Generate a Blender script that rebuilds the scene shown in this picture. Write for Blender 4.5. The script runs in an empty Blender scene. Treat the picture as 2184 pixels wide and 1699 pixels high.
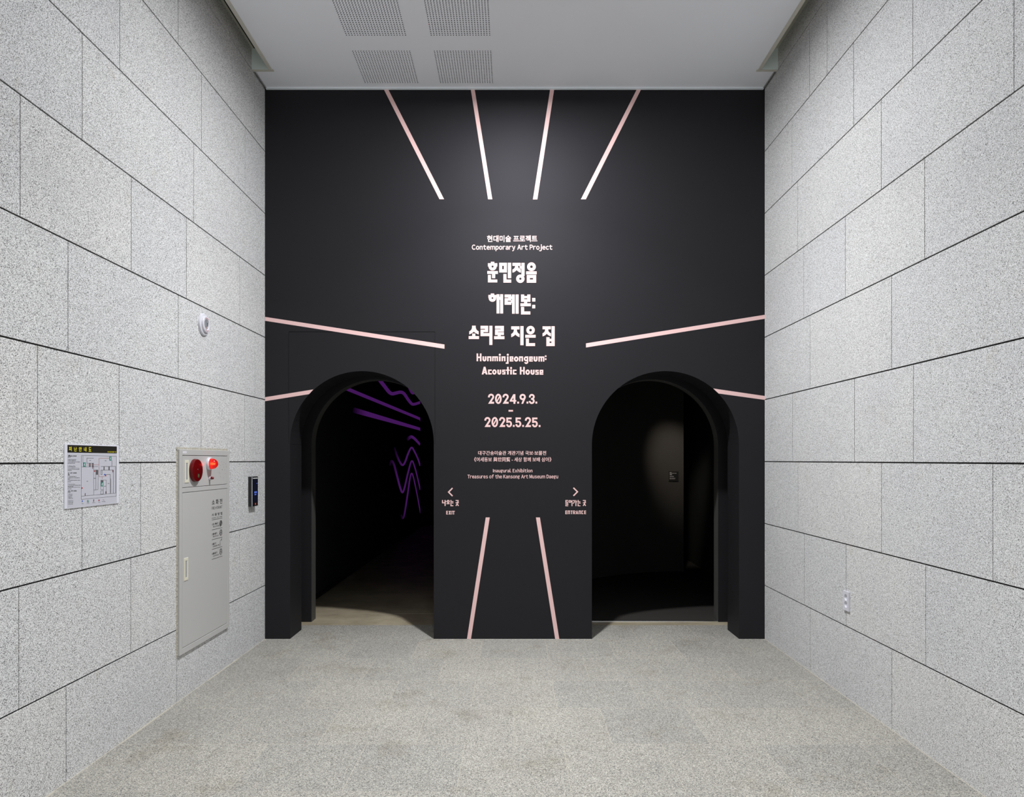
import bpy, bmesh, math, random
from mathutils import Vector
random.seed(7)
S = bpy.context.scene
COL = S.collection

# ------------------------------------------------------------------ camera, world, lights, exposure
F = 1456.0                      # focal length in pixels of the 2184 px wide frame (24 mm on 36 mm)
VX, VY = 1096.0, 980.0          # vanishing point of the hall's long axis
EYE = 1.736
YB = F / 220.0                  # black title wall, 220 px per metre
XL, XR = -2.4136, 2.432         # stone walls
CZ = 5.331                      # ceiling
cam = bpy.data.cameras.new('camera')
cam.lens = 24.0; cam.sensor_width = 36.0; cam.sensor_fit = 'HORIZONTAL'
cam.shift_x = (1092.0 - VX) / 2184.0
cam.shift_y = (VY - 849.5) / 2184.0
cam.clip_start = 0.05
camo = bpy.data.objects.new('camera', cam); COL.objects.link(camo)
camo.location = (0, 0, EYE); camo.rotation_euler = (math.pi / 2, 0, 0)
S.camera = camo

w = bpy.data.worlds.new('world'); S.world = w; w.use_nodes = True
w.node_tree.nodes['Background'].inputs[0].default_value = (0.5, 0.55, 0.65, 1)
w.node_tree.nodes['Background'].inputs[1].default_value = 0.0

S.view_settings.view_transform = 'Standard'
S.view_settings.look = 'None'
S.view_settings.gamma = 1.0
S.view_settings.exposure = 0.0
S.view_settings.use_curve_mapping = False
S.cycles.max_bounces = 8
S.cycles.diffuse_bounces = 5
S.cycles.use_denoising = True

def lamp(name, kind, loc, energy, color, rot=(0, 0, 0), **kw):
    d = bpy.data.lights.new(name, kind); d.energy = energy; d.color = color
    for k, v in kw.items(): setattr(d, k, v)
    o = bpy.data.objects.new(name, d); COL.objects.link(o)
    o.location = loc; o.rotation_euler = rot
    return o
def aim(o, target):
    o.rotation_euler = (Vector(target) - o.location).to_track_quat('-Z', 'Y').to_euler()

# recessed ceiling downlights in a row along the hall
for (y, e, spr) in ((5.04, 158, 174), (5.04, 48, 108), (1.2, 50, 116), (-2.0, 135, 130)):
    lamp('ceiling_downlight', 'AREA', (0.05, y, CZ - 0.012), e, (0.965, 0.98, 1.0), shape='DISK', size=0.15, spread=math.radians(spr))
# exhibition spot on the curved wall in the entrance room
sp = lamp('gallery_spot', 'SPOT', (2.15, 9.15, 3.3), 120, (1.0, 0.88, 0.74), spot_size=math.radians(30), spot_blend=1.0, shadow_soft_size=0.06)
aim(sp, (2.50, 10.60, 1.68))

# ------------------------------------------------------------------ materials
MATS = {}
def mat(name, col, rough=0.6, metal=0.0, emit=None, estr=0.0, spec=0.5):
    if name in MATS: return MATS[name]
    m = bpy.data.materials.new(name); m.use_nodes = True
    b = m.node_tree.nodes['Principled BSDF']
    b.inputs['Base Color'].default_value = (*col, 1)
    b.inputs['Roughness'].default_value = rough
    b.inputs['Metallic'].default_value = metal
    b.inputs['Specular IOR Level'].default_value = spec
    if emit:
        b.inputs['Emission Color'].default_value = (*emit, 1)
        b.inputs['Emission Strength'].default_value = estr
    MATS[name] = m
    return m
def nt(m): return m.node_tree.nodes, m.node_tree.links, m.node_tree.nodes['Principled BSDF']
def ramp(N, stops, interp='LINEAR'):
    r = N.new('ShaderNodeValToRGB'); r.color_ramp.interpolation = interp
    e = r.color_ramp.elements
    while len(e) < len(stops): e.new(0.5)
    for i, (p, c) in enumerate(stops):
        e[i].position = p; e[i].color = (*c, 1) if len(c) == 3 else c
    return r
def mul(N, L, a, b):
    x = N.new('ShaderNodeMix'); x.data_type = 'RGBA'; x.blend_type = 'MULTIPLY'; x.inputs[0].default_value = 1
    L.new(a, x.inputs[6]); L.new(b, x.inputs[7]); return x.outputs[2]

def granite(name, scale, stops, tint, rough, big, bump=0.25, stain=None):
    m = mat(name, (0.5, 0.5, 0.5), rough, spec=0.3); N, L, B = nt(m)
    tc = N.new('ShaderNodeTexCoord')
    v = N.new('ShaderNodeTexVoronoi'); v.inputs['Scale'].default_value = scale
    L.new(tc.outputs['Object'], v.inputs['Vector'])
    sep = N.new('ShaderNodeSeparateColor'); L.new(v.outputs['Color'], sep.inputs[0])
    r = ramp(N, stops); L.new(sep.outputs[0], r.inputs[0])
    # finer second grain
    v2 = N.new('ShaderNodeTexVoronoi'); v2.inputs['Scale'].default_value = scale * 2.3
    L.new(tc.outputs['Object'], v2.inputs['Vector'])
    sep2 = N.new('ShaderNodeSeparateColor'); L.new(v2.outputs['Color'], sep2.inputs[0])
    r2 = ramp(N, [(0, (0.78,) * 3), (0.15, (0.94,) * 3), (0.8, (1.0,) * 3), (1, (1.08,) * 3)]); L.new(sep2.outputs[0], r2.inputs[0])
    c = mul(N, L, r.outputs[0], r2.outputs[0])
    g = N.new('ShaderNodeNewGeometry')
    r3 = ramp(N, tint); L.new(g.outputs['Random Per Island'], r3.inputs[0])
    c = mul(N, L, c, r3.outputs[0])
    n = N.new('ShaderNodeTexNoise'); n.inputs['Scale'].default_value = 1.7; n.inputs['Detail'].default_value = 6
    L.new(tc.outputs['Object'], n.inputs['Vector'])
    r4 = ramp(N, big); L.new(n.outputs['Fac'], r4.inputs[0])
    c = mul(N, L, c, r4.outputs[0])
    if stain:
        n2 = N.new('ShaderNodeTexNoise'); n2.inputs['Scale'].default_value = stain[0]; n2.inputs['Detail'].default_value = 8; n2.inputs['Roughness'].default_value = 0.7
        L.new(tc.outputs['Object'], n2.inputs['Vector'])
        r5 = ramp(N, stain[1]); L.new(n2.outputs['Fac'], r5.inputs[0])
        c = mul(N, L, c, r5.outputs[0])
    L.new(c, B.inputs['Base Color'])
    bp = N.new('ShaderNodeBump'); bp.inputs['Strength'].default_value = bump; bp.inputs['Distance'].default_value = 0.004
    L.new(sep.outputs[1], bp.inputs['Height']); L.new(bp.outputs[0], B.inputs['Normal'])
    return m

M_wall = granite('bush_hammered_granite', 300,
    [(0, (0.06, 0.06, 0.06)), (0.11, (0.20, 0.198, 0.198)), (0.25, (0.54, 0.538, 0.54)), (0.7, (0.69, 0.688, 0.692)), (1, (0.95, 0.95, 0.96))],
    [(0, (0.975, 0.978, 0.985)), (0.5, (1, 1, 1)), (1, (1.025, 1.02, 1.008))], 0.85,
    [(0.3, (0.97, 0.97, 0.975)), (0.7, (1.02, 1.02, 1.01))],
    stain=(5.0, [(0.0, (1, 1, 1)), (0.60, (1, 1, 1)), (0.76, (0.90, 0.87, 0.80))]))
M_floor = granite('floor_granite', 250,
    [(0, (0.085, 0.082, 0.077)), (0.15, (0.17, 0.165, 0.152)), (0.33, (0.305, 0.296, 0.27)), (0.75, (0.405, 0.393, 0.356)), (1, (0.62, 0.60, 0.55))],
    [(0, (0.93, 0.93, 0.93)), (0.5, (0.985, 0.98, 0.97)), (1, (1.035, 1.03, 1.01))], 0.6,
    [(0.3, (0.93, 0.93, 0.93)), (0.7, (1.04, 1.04, 1.03))], bump=0.08,
    stain=(2.0, [(0.0, (1, 1, 1)), (0.54, (1, 1, 1)), (0.72, (0.76, 0.735, 0.68))]))
M_joint = mat('dark_joint', (0.012, 0.011, 0.010), 0.9)
M_vjoint = mat('grey_joint', (0.055, 0.055, 0.058), 0.9)
M_grout = mat('beige_grout', (0.46, 0.43, 0.36), 0.8)

def mottled(name, a, b, scale, rough, spec=0.5, detail=6, rough2=None):
    m = mat(name, a, rough, spec=spec); N, L, B = nt(m)
    tc = N.new('ShaderNodeTexCoord'); n = N.new('ShaderNodeTexNoise')
    n.inputs['Scale'].default_value = scale; n.inputs['Detail'].default_value = detail; n.inputs['Roughness'].default_value = 0.65
    L.new(tc.outputs['Object'], n.inputs['Vector'])
    r = ramp(N, [(0.3, a), (0.7, b)]); L.new(n.outputs['Fac'], r.inputs[0]); L.new(r.outputs[0], B.inputs['Base Color'])
    if rough2 is not None:
        mr = N.new('ShaderNodeMapRange'); mr.inputs[3].default_value = rough; mr.inputs[4].default_value = rough2
        L.new(n.outputs['Fac'], mr.inputs[0]); L.new(mr.outputs[0], B.inputs['Roughness'])
    return m
M_black = mottled('black_wall_paint', (0.0138, 0.0135, 0.0148), (0.0145, 0.0142, 0.0155), 3.0, 0.60, spec=0.22)
M_black.node_tree.nodes['Principled BSDF'].inputs['Specular Tint'].default_value = (0.90, 0.88, 1.0, 1)
M_room = mottled('gallery_black_paint', (0.034, 0.038, 0.038), (0.040, 0.044, 0.044), 2.0, 0.7, spec=0.25)
M_ceil = mottled('ceiling_paint', (0.88, 0.90, 0.95), (0.90, 0.92, 0.97), 1.2, 0.8, spec=0.2)
M_pink = mat('pink_vinyl', (0.82, 0.55, 0.535), 0.55, spec=0.3)
M_trimw = mat('white_trim', (0.86, 0.91, 0.95), 0.35)
M_beige = mat('beige_metal_trim', (0.60, 0.585, 0.51), 0.45)
M_olive = mat('olive_slot_metal', (0.50, 0.50, 0.42), 0.5)
M_endcap = mat('pale_green_cap', (0.80, 0.90, 0.88), 0.5)
M_blk = mat('deep_black', (0.004, 0.004, 0.004), 0.8)
M_conc = mottled('polished_concrete', (0.26, 0.215, 0.145), (0.46, 0.40, 0.29), 2.6, 0.42, spec=0.4, detail=9, rough2=0.55)
M_carpet = mottled('dark_carpet', (0.030, 0.028, 0.027), (0.055, 0.051, 0.047), 240, 0.95, spec=0.05)
M_alu = mat('bright_aluminium', (0.85, 0.87, 0.90), 0.25, 1.0)
M_cab = mat('grey_powder_coat', (0.50, 0.495, 0.485), 0.38)
M_cream = mat('cream_plastic', (0.72, 0.69, 0.56), 0.35)
M_white = mat('white_plastic', (0.66, 0.66, 0.715), 0.3)
M_red = mat('red_enamel', (0.12, 0.002, 0.003), 0.30, spec=0.3)
M_redtxt = mat('red_print', (0.45, 0.06, 0.07), 0.5)
M_ink = mat('black_ink', (0.02, 0.02, 0.02), 0.6)
M_gold = mat('gold_print', (0.30, 0.22, 0.05), 0.5)
M_lens = mat('grey_lens', (0.55, 0.56, 0.58), 0.12, 0.6)
M_chrome = mat('chrome_edge', (0.75, 0.80, 0.85), 0.15, 1.0)
M_dev = mat('black_plastic', (0.010, 0.010, 0.011), 0.25)
M_screen = mat('dark_screen', (0.004, 0.005, 0.014), 0.08, emit=(0.10, 0.14, 0.5), estr=0.012)
M_bluelit = mat('blue_screen_text', (0.05, 0.1, 0.4), 0.4, emit=(0.12, 0.22, 1.0), estr=0.9)
M_redled = mat('red_led', (0.3, 0.02, 0.02), 0.4, emit=(1.0, 0.08, 0.04), estr=0.5)
M_sign = mat('sign_white', (0.72, 0.72, 0.79), 0.35)
M_paper = mat('sign_paper', (0.54, 0.54, 0.60), 0.5)
M_hdr = mat('sign_black', (0.012, 0.010, 0.006), 0.5)
M_yellow = mat('sign_yellow', (0.80, 0.72, 0.02), 0.5)
M_green = mat('sign_green', (0.01, 0.22, 0.15), 0.5)
M_signred = mat('sign_red', (0.42, 0.02, 0.02), 0.5)
M_route = mat('sign_route', (0.42, 0.20, 0.19), 0.5)
M_blue = mat('sign_blue', (0.03, 0.12, 0.55), 0.5)
M_sgrey = mat('sign_grey', (0.11, 0.11, 0.12), 0.5)
M_stick = mat('sticker_white', (0.75, 0.75, 0.80), 0.5)
M_mortar = mottled('crumbly_mortar', (0.20, 0.185, 0.15), (0.58, 0.55, 0.47), 160, 0.95, spec=0.1)
M_violet = mat('violet_line_glow', (0.016, 0.014, 0.018), 0.6, spec=0.2)
M_violetdim = mat('faint_violet_paint', (0.055, 0.022, 0.075), 0.7, spec=0.1)
M_bulb = mat('red_beacon_filament', (1, 0.2, 0.1), 0.5, emit=(1.0, 0.10, 0.03), estr=22.0)
M_glass = mat('red_beacon_lens', (0.75, 0.01, 0.006), 0.12)
_b = M_glass.node_tree.nodes['Principled BSDF']; _b.inputs['Transmission Weight'].default_value = 0.85
_b.inputs['Emission Color'].default_value = (1, 0.01, 0.005, 1); _b.inputs['Emission Strength'].default_value = 0.03
# violet lines: their light is put into the emission, fading out at one end
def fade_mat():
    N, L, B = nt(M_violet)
    a = N.new('ShaderNodeAttribute'); a.attribute_name = 'line_glow'
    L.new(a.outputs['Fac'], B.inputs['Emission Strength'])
    B.inputs['Emission Color'].default_value = (0.052, 0.0085, 0.093, 1)   # lines made to glow in place of a violet lamp
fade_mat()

# ------------------------------------------------------------------ object helpers
class MB:
    def __init__(s): s.v = []; s.f = []; s.m = []
    def face(s, pts, m=0):
        i = len(s.v); s.v += [tuple(p) for p in pts]; s.f.append(tuple(range(i, i + len(pts)))); s.m.append(m)
    def box(s, x0, x1, y0, y1, z0, z1, m=0):
        i = len(s.v)
        s.v += [(x, y, z) for x in (x0, x1) for y in (y0, y1) for z in (z0, z1)]
        for q in ((0, 1, 3, 2), (4, 6, 7, 5), (0, 4, 5, 1), (2, 3, 7, 6), (0, 2, 6, 4), (1, 5, 7, 3)):
            s.f.append(tuple(i + k for k in q)); s.m.append(m)
    def bbox(s, x0, x1, y0, y1, z0, z1, bev, m=0, seg=3):
        bm = bmesh.new(); bmesh.ops.create_cube(bm, size=1)
        for v in bm.verts:
            v.co = ((x0 + x1) / 2 + v.co.x * (x1 - x0), (y0 + y1) / 2 + v.co.y * (y1 - y0), (z0 + z1) / 2 + v.co.z * (z1 - z0))
        bmesh.ops.bevel(bm, geom=bm.edges[:], offset=bev, segments=seg, affect='EDGES', profile=0.5)
        i = len(s.v); bm.verts.index_update(); s.v += [tuple(v.co) for v in bm.verts]
        for f in bm.faces: s.f.append(tuple(i + v.index for v in f.verts)); s.m.append(m)
        bm.free()
    def lathe_x(s, x0, cy, cz, prof, sg=1, n=48, m=0):
        """profile of (offset along x, radius), turned about the x axis through (cy, cz)"""
        i = len(s.v)
        for (dx, r) in prof:
            for k in range(n):
                a = 2 * math.pi * k / n
                s.v.append((x0 + sg * dx, cy + r * math.cos(a), cz + r * math.sin(a)))
        for j in range(len(prof) - 1):
            for k in range(n):
                k2 = (k + 1) % n
                s.f.append((i + j * n + k, i + j * n + k2, i + (j + 1) * n + k2, i + (j + 1) * n + k)); s.m.append(m)
        s.f.append(tuple(i + (len(prof) - 1) * n + k for k in range(n))); s.m.append(m)
    def build(s, name, mats, parent=None, smooth=False):
        me = bpy.data.meshes.new(name)
        o = bpy.data.objects.new(name, me); COL.objects.link(o)
        off = Vector((0, 0, 0))
        if parent is not None:
            o.parent = parent
            p = parent
            while p is not None: off = off + p.location; p = p.parent
        me.from_pydata([tuple(Vector(v) - off) for v in s.v], [], s.f)
        for m in (mats if isinstance(mats, (list, tuple)) else [mats]): me.materials.append(m)
        me.polygons.foreach_set('material_index', s.m)
        if smooth: me.polygons.foreach_set('use_smooth', [True] * len(s.f))
        me.update()
        bm = bmesh.new(); bm.from_mesh(me)
        if not smooth or len(bm.faces) > 20: bmesh.ops.recalc_face_normals(bm, faces=bm.faces[:])
        bm.to_mesh(me); bm.free()
        if smooth:
            try: me.set_sharp_from_angle(angle=math.radians(35))
            except Exception: pass
        return o
def struct(o): o['kind'] = 'structure'; return o
def tag(o, label, cat, group=None):
    o['label'] = label; o['category'] = cat
    if group: o['group'] = group
    return o
def thing(name, loc, label, cat, group=None):
    o = bpy.data.objects.new(name, None); COL.objects.link(o); o.location = loc; o.empty_display_size = 0.05
    return tag(o, label, cat, group)

# flat artwork: polygons drawn in the coordinates of a measured sheet, then laid on a real plane
def arc(cx, cy, rx, ry, a0, a1, n=18):
    return [(cx + rx * math.cos(math.radians(a0 + (a1 - a0) * k / n)), cy + ry * math.sin(math.radians(a0 + (a1 - a0) * k / n))) for k in range(n + 1)]
def qb(p, c, q, n=8):
    return [((1 - t) ** 2 * p[0] + 2 * t * (1 - t) * c[0] + t * t * q[0], (1 - t) ** 2 * p[1] + 2 * t * (1 - t) * c[1] + t * t * q[1]) for t in [k / n for k in range(n + 1)]]
class Art:
    def __init__(s): s.p = []; s.lay = []; s.k = 0
    def poly(s, pts, nxt=True): s.p.append(list(pts)); s.lay.append(s.k % 14); s.k += 1 if nxt else 0; return s
    def rect(s, x0, y0, x1, y1): return s.poly([(x0, y0), (x1, y0), (x1, y1), (x0, y1)])
    def rects(s, *r):
        for q in r: s.rect(*q)
        return s
    def holed(s, x0, y0, x1, y1, a, b, c, d): return s.rects((x0, y0, x1, b), (x0, d, x1, y1), (x0, b, a, d), (c, b, x1, d))
    def ell(s, cx, cy, rx, ry, ix, iy, n=40):
        o = arc(cx, cy, rx, ry, 0, 360, n); i = arc(cx, cy, ix, iy, 0, 360, n)
        for k in range(n): s.poly([o[k], o[k + 1], i[k + 1], i[k]], False)
        s.k += 1; return s
    def ring(s, cx, cy, r, ri): return s.ell(cx, cy, r, r, ri, ri)
    def disc(s, cx, cy, r, n=24): return s.poly(arc(cx, cy, r, r, 0, 360, n)[:-1])
    def stroke(s, pts, wd):
        n = len(pts); L = []; R = []
        for i in range(n):
            def d(a, b):
                l = math.hypot(b[0] - a[0], b[1] - a[1]) or 1; return ((b[0] - a[0]) / l, (b[1] - a[1]) / l)
            d0 = d(pts[i - 1], pts[i]) if i else d(pts[0], pts[1])
            d1 = d(pts[i], pts[i + 1]) if i < n - 1 else d0
            mx, my = -(d0[1] + d1[1]), d0[0] + d1[0]; l = math.hypot(mx, my) or 1; mx /= l; my /= l
            k = max(0.4, mx * -d0[1] + my * d0[0]); h = (wd[i] if isinstance(wd, (list, tuple)) else wd) / 2 / k
            L.append((pts[i][0] + mx * h, pts[i][1] + my * h)); R.append((pts[i][0] - mx * h, pts[i][1] - my * h))
        for i in range(n - 1): s.poly([L[i], L[i + 1], R[i + 1], R[i]], False)
        s.k += 1; return s
    def move(s, other, dx, dy, k=1.0):
        for q in other.p: s.poly([(x * k + dx, y * k + dy) for x, y in q])
        return s
    def build(s, name, fn, m, parent=None):
        b = MB()
        x, y = s.p[0][0]; e = max(abs(s.p[0][0][0] - s.p[0][1][0]), abs(s.p[0][0][1] - s.p[0][1][1]), 1e-4)
        p0 = Vector(fn(x, y)); nn = (Vector(fn(x + e, y)) - p0).cross(Vector(fn(x, y + e)) - p0).normalized()
        if nn.dot(Vector((0, 4.0, EYE)) - p0) < 0: nn.negate()
        for q, l in zip(s.p, s.lay):      # overlapping pieces of vinyl lie a hair above each other
            b.face([Vector(fn(x, y)) + nn * (l * 3.5e-5) for x, y in q])
        return b.build(name, m, parent)
_txt = {}
def text_polys(body, bold=0.0):
    key = (body, bold)
    if key in _txt: return _txt[key]
    c = bpy.data.curves.new('t', 'FONT'); c.body = body; c.offset = bold; c.resolution_u = 4
    o = bpy.data.objects.new('t', c); COL.objects.link(o)
    me = bpy.data.meshes.new_from_object(o.evaluated_get(bpy.context.evaluated_depsgraph_get()))
    vs = [(v.co.x, v.co.y) for v in me.vertices]
    pl = [[vs[i] for i in p.vertices] for p in me.polygons]
    bpy.data.objects.remove(o); bpy.data.curves.remove(c); bpy.data.meshes.remove(me)
    _txt[key] = pl
    return pl
def sans_polys(body, bold=0.0):
    key = ('sans', body, bold)
    if key in _txt: return _txt[key]
    out = []; x = 0.0
    for ch in body:
        if ch == ' ': x += 0.25; continue
        g = text_polys(chr(ord(ch) + 0xFEE0), bold) if ch != 'I' else [[(0, 0), (0.088 + 2 * bold, 0), (0.088 + 2 * bold, 0.735), (0, 0.735)]]
        if ch == 'j': x -= 0.13
        xs = [p[0] for q in g for p in q]; a, c = min(xs), max(xs)
        k = 0.88 if ch not in 'iljI' else 1.0
        sb = 0.035 if ch in 'ceogaCGQORrtyjpvAT' else 0.055
        out += [[(x + sb + (u - a) * k, v) for u, v in q] for q in g]; x += (c - a) * k + sb + (0.030 if ch in 'ceopbrtyvATPjK' else 0.055)
    _txt[key] = out
    return out
def text(body, x0, y0, x1, y1, bold=0.0, up=False, sans=False):
    """Art holding the text fitted into a box; y runs downwards unless up"""
    pl = (sans_polys if sans else text_polys)(body, bold); a = Art()
    xs = [p[0] for q in pl for p in q]; ys = [p[1] for q in pl for p in q]
    ax, bx, ay, by = min(xs), max(xs), min(ys), max(ys)
    for q in pl: a.poly([(x0 + (x - ax) / (bx - ax) * (x1 - x0), (y0 + (y - ay) / (by - ay) * (y1 - y0)) if up else (y1 - (y - ay) / (by - ay) * (y1 - y0))) for x, y in q])
    return a

def back(ox=0.0, oy=0.0, sc=1.0, lift=0.0015):       # sheet on the black title wall
    return lambda x, y: ((ox + x / sc - VX) / 220.0, YB - lift, EYE + (VY - oy - y / sc) / 220.0)
def onleft(ox, oy, sc, X):                            # sheet on a plane of constant X
    def f(x, y):
        px, py = ox + x / sc, oy + y / sc
        Y = F * X / (px - VX)
        return (X, Y, EYE + (VY - py) * Y / F)
    return f
def bx(px): return (px - VX) / 220.0
def bz(py): return EYE + (VY - py) / 220.0

# ------------------------------------------------------------------ stone walls
ZC = [0.0, 0.518, 1.118, 1.718, 2.318, 2.922, 3.522, 4.122, 4.722, 5.327, 5.75]
JL = [[141, 377, 542], [40, 279, 397, 511], [175, 300, 456], [80, 254, 429, 521.5], [145, 380, 543.5], [43, 280, 397.5, 511], [175.4, 413], [255.4, 429.6, 522.4], [380, 543], [509]]
JR = [[1728, 1902], [1715.5, 1804.5, 1974.5], [1702, 1880], [1690.5, 1822.5, 1948], [1727.5, 1901.5], [1714, 1803, 1972], [1701.6, 1879.4], [1689, 1820.5, 1946.8], [1726.6, 1764], [1713.3]]
def stone_wall(name, X, joints, sg):
    b = MB(); y_end = YB + 0.02; y_start = -4.0; T = 0.03
    for k, J in enumerate(joints):
        ys = sorted([F * X / (px - VX) for px in J] + [y_end])
        y = ys[0]
        while y > y_start:
            y -= random.choice((1.05, 1.2, 1.2, 1.35)); ys.insert(0, max(y, y_start))
        z0 = ZC[k] + (0.0046 if k else -0.02); z1 = ZC[k + 1] - 0.0046
        for a, c in zip(ys[:-1], ys[1:]):
            e = 0.0 if c == y_end else 0.003
            b.box(min(X, X + sg * T), max(X, X + sg * T), a + 0.003, c - e, z0, z1, 0)
        for c in ys[:-1]:
            b.box(min(X + sg * 0.006, X + sg * T), max(X + sg * 0.006, X + sg * T), c - 0.003, c + 0.003, z0, z1, 2)
    xb = X + sg * 0.007
    b.box(min(xb, X + sg * 0.2), max(xb, X + sg * 0.2), y_start, y_end, -0.02, ZC[-1], 1)
    return struct(b.build(name, [M_wall, M_joint, M_vjoint]))
stone_wall('wall_left', XL, JL, -1)
stone_wall('wall_right', XR, JR, 1)

# ------------------------------------------------------------------ floor
b = MB()
y = 7.17; row = 0
while y > -4.0:
    y0 = y - 0.6; x = -3.0 + (0.3 if row % 2 else 0.0)
    while x < 2.5:
        a, c = max(x, XL + 0.006), min(x + 0.6, XR - 0.006)
        if c - a > 0.01:
            b.face([(a + 0.0013, y0 + 0.0013, 0), (c - 0.0013, y0 + 0.0013, 0), (c - 0.0013, y - 0.0013, 0), (a + 0.0013, y - 0.0013, 0)], 0)
        x += 0.6
    y = y0; row += 1
b.box(XL - 0.1, XR + 0.1, -4.03, 7.17, -0.08, -0.0002, 1)
struct(b.build('floor', [M_floor, M_grout]))

b = MB(); b.box(-2.75, 0.0, 7.17, 18.3, -0.08, -0.001)
b.box(0.0, 3.0, 7.17, 7.318, -0.08, -0.001)
struct(b.build('floor_concrete', M_conc))
b = MB(); b.box(0.0, 3.2, 7.34, 12.5, -0.08, 0.004)
struct(b.build('floor_carpet', M_carpet))
b = MB(); b.bbox(0.75, 2.20, 7.312, 7.342, -0.01, 0.009, 0.003)
struct(b.build('trim_1', M_alu))
b = MB(); b.box(-2.47, -0.6, 7.70, 7.706, -0.002, 0.0005)
struct(b.build('trim_2', mat('dull_strip', (0.36, 0.33, 0.27), 0.5)))

# ------------------------------------------------------------------ black title wall with its two arches
TH = 0.355
def arch_pts(xl, xr, ztop, n=40):
    r = (xr - xl) / 2; cx = (xl + xr) / 2; zs = ztop - r
    return [(cx - r * math.cos(math.pi * k / n), zs + r * math.sin(math.pi * k / n)) for k in range(n + 1)]
A1 = (bx(618.7), bx(925.2)); A2 = (bx(1262.3), bx(1576.2)); ZT = bz(791)
arcL = arch_pts(*A1, ZT); arcR = arch_pts(*A2, ZT)
def slab(name, outline, y0, y1, m, parent=None):
    bm = bmesh.new()
    f = bm.faces.new([bm.verts.new((x, y0, z)) for x, z in outline])
    r = bmesh.ops.extrude_face_region(bm, geom=[f])
    for e in r['geom']:
        if isinstance(e, bmesh.types.BMVert): e.co.y = y1
    bmesh.ops.recalc_face_normals(bm, faces=bm.faces[:])
    me = bpy.data.meshes.new(name); bm.to_mesh(me); bm.free(); me.materials.append(m)
    o = bpy.data.objects.new(name, me); COL.objects.link(o); o.parent = parent
    return o
zseam = bz(947); pxl, pxr, pzt = bx(615.5), bx(928), bz(707)
xa, xb_ = XL, XR
outline = [(xa, 0), (A1[0], 0), (A1[0], zseam), (pxl, zseam), (pxl, pzt), (pxr, pzt), (pxr, zseam), (A1[1], zseam), (A1[1], 0), (A2[0], 0)] + arcR + [(A2[1], 0), (xb_, 0), (xb_, 5.6), (xa, 5.6)]
wb = struct(slab('wall_back', outline, YB, YB + TH, M_black))
g = 0.0022
pan = [(A1[0], zseam + g)] + [p for p in arcL if p[1] > zseam + g] + [(A1[1], zseam + g), (pxr - g, zseam + g), (pxr - g, pzt - 1.6 * g), (pxl + g, pzt - 1.6 * g), (pxl + g, zseam + g)]
struct(slab('lintel_panel', pan, YB + 0.0005, YB + TH - 0.001, M_black, wb))
# second, recessed wall with the same arches
def wall_with_arch(name, x0, x1, A, y0, y1, m):
    ap = arch_pts(*A, ZT)
    o = slab(name, [(x0, 0), (A[0], 0)] + ap + [(A[1], 0), (x1, 0), (x1, 5.6), (x0, 5.6)], y0, y1, M_black)
    o.data.materials.append(m)
    for p in o.data.polygons:
        if abs(p.normal.y) < 0.5: p.material_index = 1
    return struct(o)
M_inner = mottled('inner_black_paint', (0.075, 0.075, 0.069), (0.080, 0.080, 0.074), 3.0, 0.5, spec=0.4)
wall_with_arch('wall_inner_left', -2.75, 0.0, (-2.167, -0.777), 7.311, 7.464, M_inner)
wall_with_arch('wall_inner_right', 0.0, 3.2, (0.757, 2.187), 7.311, 7.464, M_inner)

# exit room (left) and entrance room (right)
b = MB(); b.box(-2.67, -2.47, 7.464, 18.3, 0, 3.6); struct(b.build('wall_gallery_left', M_room))
b = MB(); b.box(-0.05, 0.05, 7.464, 18.3, 0, 3.6); struct(b.build('wall_gallery_middle', M_room))
b = MB(); b.box(-2.47, -0.05, 18.02, 18.3, 0, 3.6); struct(b.build('wall_gallery_end', M_blk))
b = MB(); b.box(-2.47, -2.458, 7.47, 18.02, 0, 0.06); struct(b.build('baseboard_left', M_blk))
b = MB(); b.box(-2.75, 3.2, 6.98, 18.3, 3.6, 3.75); struct(b.build('ceiling_gallery', M_blk))
b = MB(); b.box(3.0, 3.2, 7.464, 12.5, 0, 3.6); struct(b.build('wall_entrance_right', M_room))
b = MB(); b.box(0.05, 3.0, 12.3, 12.5, 0, 3.6); struct(b.build('wall_entrance_end', M_blk))
cur = [(0.05, 8.75), (0.35, 9.18), (0.65, 9.53), (0.95, 9.80), (1.25, 10.03), (1.55, 10.25), (1.85, 10.42), (2.15, 10.53), (2.40, 10.585), (2.635, 10.60)]
# smooth the curve
def catmull(P, n=6):
    out = []
    for i in range(len(P) - 1):
        p0, p1, p2, p3 = P[max(i - 1, 0)], P[i], P[i + 1], P[min(i + 2, len(P) - 1)]
        for k in range(n):
            t = k / n
            out.append(tuple(0.5 * (2 * p1[j] + (p2[j] - p0[j]) * t + (2 * p0[j] - 5 * p1[j] + 4 * p2[j] - p3[j]) * t * t + (3 * p1[j] - p0[j] - 3 * p2[j] + p3[j]) * t ** 3) for j in (0, 1)))
    return out + [P[-1]]
C = catmull(cur); Cb = [(2.635, 10.72)] + [(x - 0.05, y + 0.12) for x, y in reversed(C[:-1])]
bm = bmesh.new()
f = bm.faces.new([bm.verts.new((x, y, 0)) for x, y in C + Cb])
r = bmesh.ops.extrude_face_region(bm, geom=[f])
for e in r['geom']:
    if isinstance(e, bmesh.types.BMVert): e.co.z = 3.6
bmesh.ops.recalc_face_normals(bm, faces=bm.faces[:])
me = bpy.data.meshes.new('wall_curved'); bm.to_mesh(me); bm.free()
M_curve = mottled('curved_wall_paint', (0.050, 0.047, 0.045), (0.055, 0.052, 0.049), 2.0, 0.7, spec=0.2)
me.materials.append(M_curve)
o = bpy.data.objects.new('wall_curved', me); COL.objects.link(o); struct(o)
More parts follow.
